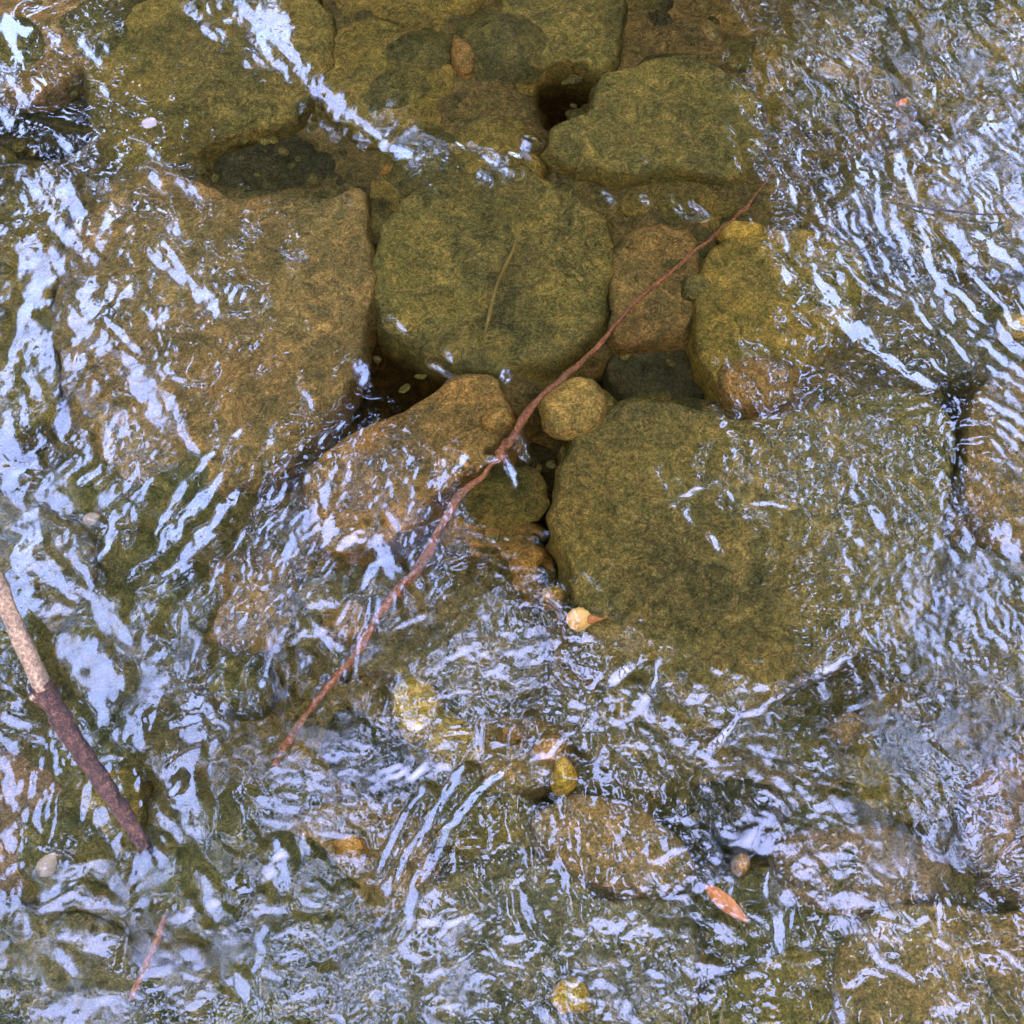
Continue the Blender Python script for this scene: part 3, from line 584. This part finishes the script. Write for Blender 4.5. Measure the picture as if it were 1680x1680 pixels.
 ([(1280,1370),(1400,1350),(1500,1370),(1560,1440),(1480,1480),(1380,1500),(1290,1460)],-.075,'pink','stone','reddish brown stone above the bottom right brown slab','stone'),
 ([(1390,1530),(1480,1484),(1620,1492),(1790,1530),(1790,1800),(1420,1800),(1372,1640)],-.055,'brown','slab','smooth brown slab filling the bottom right corner','stone slab'),
 ([(1240,1580),(1330,1555),(1362,1620),(1372,1800),(1130,1800),(1150,1640)],-.07,'olive','slab','olive slab cut by the bottom edge, left of the brown corner slab','stone slab'),
 ([(1150,1450),(1230,1420),(1280,1480),(1260,1560),(1190,1580),(1140,1520)],-.08,'dark2','cobble','dark olive cobble under the sunken orange leaf','cobble'),
 (circ(1215,1414,13,16),-.055,'orange','pebble','small orange pebble above the sunken orange leaf','pebble'),
 ([(650,1500),(760,1420),(880,1400),(990,1470),(1110,1480),(1140,1570),(1110,1700),(1000,1800),(640,1800),(560,1630)],-.07,'grey','slab','greenish grey slab across the bottom, right of the long diagonal ripples','stone slab'),
 ([(480,1340),(580,1300),(680,1330),(720,1420),(640,1500),(530,1480),(460,1420)],-.075,'brown','stone','brown stone beneath the start of the lower diagonal ripples','stone'),
 (circ(574,1386,24,20),-.045,'orange','pebble','orange pebble left of the lower diagonal ripples','pebble'),
 ([(700,1300),(800,1280),(880,1320),(890,1390),(780,1410),(710,1370)],-.08,'olive','cobble','olive cobble between the lower diagonal ripples and brown rounded stone','cobble'),
 ([(-120,1230),(50,1240),(130,1320),(110,1440),(-120,1450)],-.085,'pink','slab','brown slab at the left edge below the emerging stick','stone slab'),
 ([(250,1380),(370,1340),(460,1420),(450,1540),(340,1560),(250,1490)],-.09,'dark2','stone','dark brown stone under broken reflections at lower left','stone'),
 ([(-120,1500),(80,1490),(210,1540),(220,1660),(150,1800),(-120,1800)],-.08,'grey','slab','grey slab in the bottom left corner','stone slab'),
 ([(240,1600),(380,1580),(520,1600),(560,1700),(500,1800),(230,1800)],-.085,'olive','slab','olive slab cut by the bottom edge near the small reddish twig','stone slab'),
 ([(930,1600),(960,1612),(965,1650),(925,1655),(905,1630)],-.04,'gold3','pebble','golden green pebble near the bottom edge at the middle','pebble'),
]
M['gold2'] = stone_mat('golden_olive_stone', (.118, .088, .016), (.072, .056, .013), (.14, .092, .015), .5, 21, K)
M['gold3'] = stone_mat('amber_stone', (.34, .19, .016), (.2, .12, .013), None, 0, 22, K)
M['grey2'] = stone_mat('olive_grey_slab_stone', (.100, .080, .020), (.062, .051, .016), (.11, .078, .018), .4, 23, K)
M['orange2'] = stone_mat('orange_brown_stone', (.18, .105, .022), (.11, .068, .017), None, 0, 24, K)
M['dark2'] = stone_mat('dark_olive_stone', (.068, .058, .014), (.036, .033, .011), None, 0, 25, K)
M['tan2'] = stone_mat('olive_tan_stone', (.16, .11, .02), (.09, .065, .015), None, 0, 26, K)
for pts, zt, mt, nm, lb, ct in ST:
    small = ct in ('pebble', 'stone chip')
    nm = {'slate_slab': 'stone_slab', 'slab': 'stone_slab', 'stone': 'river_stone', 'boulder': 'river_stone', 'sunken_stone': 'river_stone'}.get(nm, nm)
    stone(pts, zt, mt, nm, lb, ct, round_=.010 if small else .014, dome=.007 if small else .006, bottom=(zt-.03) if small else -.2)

# gravel in the cracks and over the rest of the bed: nobody could count it
def gravel(n):
    V, F = [], []; r = random.Random(5)
    base = [(0, 0, 1), (1, 0, 0), (.5, .87, .1), (-.5, .87, 0), (-1, 0, .1), (-.5, -.87, 0), (.5, -.87, .1)]
    k0 = [(0, 1, 2), (0, 2, 3), (0, 3, 4), (0, 4, 5), (0, 5, 6), (0, 6, 1)]
    for i in range(n):
        inner = i < n*.6
        x = r.uniform(-.85, .85) if inner else r.uniform(-2.8, 2.8); y = r.uniform(-.1, 1.75) if inner else r.uniform(-2, 3.5)
        s = r.uniform(.003, .011) if inner else r.uniform(.02, .09); a = r.uniform(0, 6.28); ax = r.uniform(.7, 1.4)
        z = -.094+.008*float(vn(np.array(x), np.array(y), 9, 3))-.004; b = len(V)
        for p in base:
            qx, qy = p[0]*s*ax*r.uniform(.8, 1.2), p[1]*s*r.uniform(.8, 1.2)
            V.append((x+qx*math.cos(a)-qy*math.sin(a), y+qx*math.sin(a)+qy*math.cos(a), z+p[2]*s*.8+(.004 if inner else .0)))
        for f in k0: F.append(tuple(b+j for j in f))
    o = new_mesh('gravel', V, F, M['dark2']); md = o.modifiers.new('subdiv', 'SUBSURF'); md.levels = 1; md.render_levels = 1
    tag(o, 'dark gravel and small cobbles lying in the cracks between the slabs', 'gravel', kind='stuff')
M['dark2'] and gravel(3500)

# ------------------------------------------------------------------ sticks and twigs
def catmull(P, n):
    out = []; k = len(P)
    for i in range(k-1):
        a, b, c, d = P[max(i-1, 0)], P[i], P[i+1], P[min(i+2, k-1)]
        for j in range(n):
            f = j/n; out.append(.5*((2*b)+(c-a)*f+(2*a-5*b+4*c-d)*f*f+(3*b-a-3*c+d)*f*f*f))
    out.append(P[-1]); return out
def tube(name, P, R, mat, parent=None, n=8, seg=14, rough=.12, cap=True, seed=0):
    pts = catmull([Vector(p) for p in P], n); rr = np.interp(np.linspace(0, len(R)-1, len(pts)), range(len(R)), R)
    V, F = [], []; rd = random.Random(seed); up = Vector((0, 0, 1)); ph = [rd.uniform(0, 6) for _ in range(4)]
    for i, p in enumerate(pts):
        t = (pts[min(i+1, len(pts)-1)]-pts[max(i-1, 0)]).normalized(); a = t.cross(up).normalized(); b = a.cross(t)
        for j in range(seg):
            th = 2*math.pi*j/seg; k = 1+rough*(math.sin(3*th+i*.31+ph[0])*.35+math.sin(2*th-i*.53+ph[1])*.4+math.sin(i*.9+ph[2])*.4+math.sin(5*th+i*1.3+ph[3])*.25)+rd.uniform(-.04, .04)
            V.append(p+(a*math.cos(th)+b*math.sin(th))*rr[i]*k)
    m = len(pts)
    for i in range(m-1):
        for j in range(seg): F.append((i*seg+j, i*seg+(j+1) % seg, (i+1)*seg+(j+1) % seg, (i+1)*seg+j))
    if cap:
        V.append(pts[0]); V.append(pts[-1]); c0, c1 = len(V)-2, len(V)-1
        for j in range(seg): F.append((c0, (j+1) % seg, j)); F.append((c1, (m-1)*seg+j, (m-1)*seg+(j+1) % seg))
    return new_mesh(name, V, F, mat, parent)

st_ = empty('broken_stick', at(235, 1380)); tag(st_, 'leaning stick at lower left, pale bare wood above and dark red bark below', 'stick')
st_inv = Matrix.Translation(-st_.location)
def rel(P): return [Vector(p)-st_.location for p in P]
bark = [at(66, 1122, .118), at(100, 1180, .092), at(140, 1242, .064), at(180, 1300, .036), at(214, 1352, .010), at(234, 1384, -.010), at(250, 1402, -.045)]
tube('bark', rel(bark), [.0104, .0096, .0086, .0082, .0074, .0066, .005], M['bark'], st_, 14, 24, .15, seed=3)
bare = [at(-110, 790, .30), at(-40, 895, .225), at(6, 985, .18), at(40, 1060, .148), at(70, 1128, .117)]
tube('bare_wood', rel(bare), [.0095, .0088, .0082, .0078, .0082], M['bare'], st_, 7, 18, .10, seed=4)
tube('knot', rel([at(80, 1136, .113), at(64, 1140, .114), at(53, 1146, .116)]), [.0088, .0070, .0048], M['bark'], st_, 4, 12, .25, seed=5)
tube('knot_tip', rel([at(55, 1143, .117), at(49, 1147, .118)]), [.0038, .0022], M['bare'], st_, 3, 10, .2, seed=6)

tw = [(1258,298,-.056),(1232,328,-.056),(1210,362,-.054),(1168,398,-.052),(1100,450,-.050),(1040,510,-.04),(985,570,-.04),(930,622,-.036),(885,668,-.03),(848,718,-.028),(800,772,-.026),
      (768,820,-.024),(735,870,-.022),(700,922,-.022),(660,972,-.024),(620,1030,-.03),(580,1085,-.034),(545,1132,-.042),(492,1192,-.055),(448,1256,-.07)]
tube('long_twig', [at(x+(5 if i % 3 == 1 else -3), y+(3 if i % 4 == 2 else -2), z) for i, (x, y, z) in enumerate(tw)], [.0008, .0011, .0015, .0021, .0023, .0025, .0029, .0035, .0038, .0040, .0040, .0044, .0048, .0049, .0048, .0046, .0043, .004, .0034, .0028], M['twig'], None, 5, 12, .22, seed=8)
recentre(bpy.data.objects['long_twig']); tag(bpy.data.objects['long_twig'], 'long thin reddish twig under water running diagonally across the whole stream bed', 'twig')
def twig(name, P, R, mat, label, cat='twig', seed=1):
    o = tube(name, [at(x, y, z) for x, y, z in P], R, M[mat], None, 6, 10, .2, seed=seed); recentre(o); tag(o, label, cat); return o
twig('twig', [(272,1500,-.03),(255,1545,-.03),(236,1590,-.035),(212,1640,-.045)], [.0025, .0034, .0034, .002], 'twig', 'short reddish twig under broken reflections near the bottom left', seed=11)
twig('twig', [(888,962,-.05),(905,985,-.045),(922,1030,-.045),(928,1052,-.05)], [.002, .003, .0026, .0015], 'twig_brown', 'tiny brown twig just left of the floating yellow leaf', seed=12)
twig('grass_blade', [(850,402,-.045),(832,440,-.043),(815,480,-.043),(803,530,-.045),(798,560,-.05)], [.0012, .0022, .0022, .002, .001], 'grass', 'pale dry grass blade lying on the mossy green slab', 'grass blade', seed=13)
o = tube('twig', [at(1460, 332, .004), at(1510, 340, .005), at(1560, 346, .004), at(1612, 352, .003), at(1660, 350, .002)], [.0006, .0012, .0014, .0011, .0006], M['branch_reflection'], None, 6, 8, .25, seed=14)  # dark strip laid on the water in place of a branch reflection
recentre(o); tag(o, 'thin dark reflection of a branch, modelled as a twig across the curved ripples near the right edge', 'twig')

# ------------------------------------------------------------------ leaves
def leaf(name, px, py, z, L, W, ang, mat, curl=.25, parent=None, pw=.75, back=.4):
    c = at(px, py, z); V, F = [], []; n, m = 18, 9; a = math.radians(ang)
    def shape(t):  # half width along the leaf
        return W/2*(math.sin(math.pi*min(1, t)**back))**pw if t < 1 else 0
    for k in (0, 1):
        for i in range(n+1):
            t = i/n; hw = max(shape(t), W*.01)*(1+.05*math.sin(i*2.1))
            for j in range(m):
                v = -1+2*j/(m-1); x = (t-.5)*L; y = v*hw; zz = curl*W*(v*v*.35+(t-.5)**2*.8)+.0004*math.sin(i*1.3+j*2)-k*.0005
                if j == m//2: zz -= .0003
                V.append((c.x+x*math.cos(a)-y*math.sin(a), c.y+x*math.sin(a)+y*math.cos(a), c.z+zz))
    o_ = (n+1)*m
    for i in range(n):
        for j in range(m-1):
            q = (i*m+j, (i+1)*m+j, (i+1)*m+j+1, i*m+j+1); F.append(q); F.append(tuple(o_+x for x in reversed(q)))
    for i in range(n):
        for j in (0, m-1):
            q = (i*m+j, (i+1)*m+j, o_+(i+1)*m+j, o_+i*m+j); F.append(q)
    o = new_mesh(name, V, F, mat if not isinstance(mat, str) else M[mat], parent)
    return o
c = at(958, 1024, 0); lf = empty('birch_leaf', c)
tag(lf, 'small bright yellow leaf with an orange tip floating right of the dark channel', 'leaf')
o = leaf('leaf_blade', 950, 1022, .003, .028, .0245, -8, 'leaf_yellow', .30, None, back=.85); recentre(o); o.location = Vector(o.location)-c; o.parent = lf
o = leaf('leaf_tip', 973, 1021, .0056, .015, .0100, 2, 'leaf_tip', .2, None, back=.5); recentre(o); o.location = Vector(o.location)-c; o.parent = lf
o = tube('leaf_stalk', [at(984, 1020, .005), at(994, 1018, .004), at(1003, 1020, .003)], [.0008, .0006, .0005], M['leaf_tip'], None, 4, 6, .1); recentre(o); o.location = Vector(o.location)-c; o.parent = lf
def single(name, *a, label=None, cat='leaf', **k):
    o = leaf(name, *a, **k); recentre(o); tag(o, label, cat); return o
single('petal', 245, 202, .003, .018, .0165, 20, 'leaf_pale', curl=.15, back=1.0, pw=.3, label='small square white petal floating over the upper left olive slab', cat='petal')
single('leaf_scrap', 863, 266, .003, .022, .013, -55, 'leaf_pale', curl=.15, back=.8, label='grey white leaf scrap floating under the ripple chain at upper middle', cat='leaf scrap')
single('sunken_leaf', 1192, 1484, -.012, .050, .015, -42, 'leaf_orange', curl=.5, back=.8, label='narrow orange leaf sunk at lower right below the small orange pebble', cat='leaf')
single('sunken_leaf', 78, 1418, -.035, .024, .019, 60, 'leaf_cream', curl=.3, back=.8, label='cream coloured leaf just under water near the lower left edge', cat='leaf')
single('sunken_leaf', 1480, 168, -.02, .02, .010, 40, 'leaf_orange', curl=.3, back=.8, label='tiny red orange leaf under the dense upper right ripples', cat='leaf')
single('sunken_leaf', 150, 850, -.03, .02, .016, 20, 'leaf_cream', curl=.3, back=.8, label='small pale leaf under water left of the bright striped ripples', cat='leaf')

# ------------------------------------------------------------------ trees along the banks; the stream mirrors their crowns
TREES = [(-5.6, 9.5), (4.9, 9.0), (.0, 17), (6.2, 2.4), (7.0, -6.5), (-9.0, -1.5), (-9.5, 6), (-6.5, -9), (.8, -10.5), (11, -1), (11, 7.5), (-12, 13), (10, 15), (-13, 2)]
r = np.random.default_rng(3)
nL = 260000
lx_ = r.uniform(-17, 17, nL)+CX; lyy = r.uniform(-17, 19, nL)+CY; lz = CRH+r.uniform(-1.2, 1.6, nL)
g0 = (lx_-CX)/lz; g1 = (lyy-CY)/lz
edge = .035*vn(g0, g1, 5.5, 1)+.02*vn(g0, g1, 14, 2)+.015*vn(g0, g1, 33, 4)
op = opening(g0, g1)+edge
keep = (op < r.normal(0, .022, nL)) | ((op < .20) & (r.random(nL) < .05*(1-op/.2)))
# airy thin spots in the crowns
thin = vn(g0, g1, 9, 7); keep &= ~((thin > .85) & (np.abs(g0) > .35) & (r.random(nL) < .4))
fringe = (op > -.235) & (op < 0); clump = vn(g0, g1, 27, 8)+.7*vn(g0, g1, 61, 9)
keep &= ~(fringe & (r.random(nL) < np.clip(.34+.50*clump, 0, .88)*np.clip((op+.235)/.12, 0, 1)))
lx_, lyy, lz = lx_[keep], lyy[keep], lz[keep]
# low hanging skirts of the outer crowns hide the horizon
nS = 60000; a = r.uniform(0, 2*math.pi, nS); R0 = r.uniform(12.5, 17, nS); hz = r.uniform(.3, 9.5, nS)
lx_ = np.concatenate([lx_, R0*np.cos(a)]); lyy = np.concatenate([lyy, R0*np.sin(a)+1]); lz = np.concatenate([lz, hz])
sz = np.concatenate([r.uniform(.10, .20, keep.sum())*np.where(op[keep] < -.19, 1.9, 1.15), r.uniform(.2, .42, nS)])
T = np.array(TREES); own = np.argmin((lx_[:, None]-T[None, :, 0])**2+(lyy[:, None]-T[None, :, 1])**2, axis=1)
TL = ['tree leaning over the stream from the far left bank', 'tree over the far right bank', 'tree standing straight up the stream', 'tree on the right bank whose crown closes the sky overhead', 'tree on the near right bank',
      'tree on the left bank', 'tree on the left bank beyond the open sky gap', 'tree behind on the near left bank', 'tree straight down the stream', 'tree back from the right bank', 'tree back from the far right bank',
      'tree furthest up the left bank', 'tree furthest up the right bank', 'tree set well back from the left bank']
def leafcards(x, y, z, s, seed):
    q = np.random.default_rng(seed); n = len(x)
    A = q.normal(size=(n, 3)); A /= np.linalg.norm(A, axis=1)[:, None]; A[:, 2] *= .45
    Bv = q.normal(size=(n, 3)); Bv[:, 2] *= .45; Bv -= A*(A*Bv).sum(1)[:, None]/((A*A).sum(1)[:, None]); Bv /= np.linalg.norm(Bv, axis=1)[:, None]
    C = np.stack([x, y, z], 1); s = s[:, None]
    V = np.stack([C-A*s, C-Bv*s*.5, C+A*s, C+Bv*s*.5], 1).reshape(-1, 3); F = np.arange(4*n).reshape(n, 4); return V, F
for i, (tx, ty) in enumerate(TREES):
    gz = -.185+.75+max(0, abs(tx)-4)*.12
    t = empty('tree', (tx, ty, gz)); tag(t, TL[i], 'tree', 'trees along the banks')
    k = own == i; V, F = leafcards(lx_[k], lyy[k], lz[k], sz[k], 50+i)
    V = V-np.array([tx, ty, gz]); new_mesh('crown', V, F, M['foliage'], t, smooth=False)
    q = random.Random(i); P = [Vector((0, 0, -.3)), Vector((q.uniform(-.1, .1), q.uniform(-.1, .1), 2)), Vector((q.uniform(-.3, .3), q.uniform(-.3, .3), 4.5)), Vector((-tx*.06, -ty*.04, 7.5))]
    tube('trunk', P, [.3, .22, .17, .08], M['trunk'], t, 6, 12, .15, seed=i)
    if k.sum() > 0:
        cs = np.stack([lx_[k]-tx, lyy[k]-ty, lz[k]-gz], 1)
        for b in range(5):
            e = cs[q.randrange(len(cs))]; s0 = Vector((P[2].x*.8, P[2].y*.8, 3.4+b*.6)); e = Vector(e.tolist())
            if e.length > 12: continue
            tube('limb', [s0, s0.lerp(e, .5)+Vector((0, 0, .4)), e], [.09, .06, .02], M['trunk'], t, 5, 8, .1, seed=b)
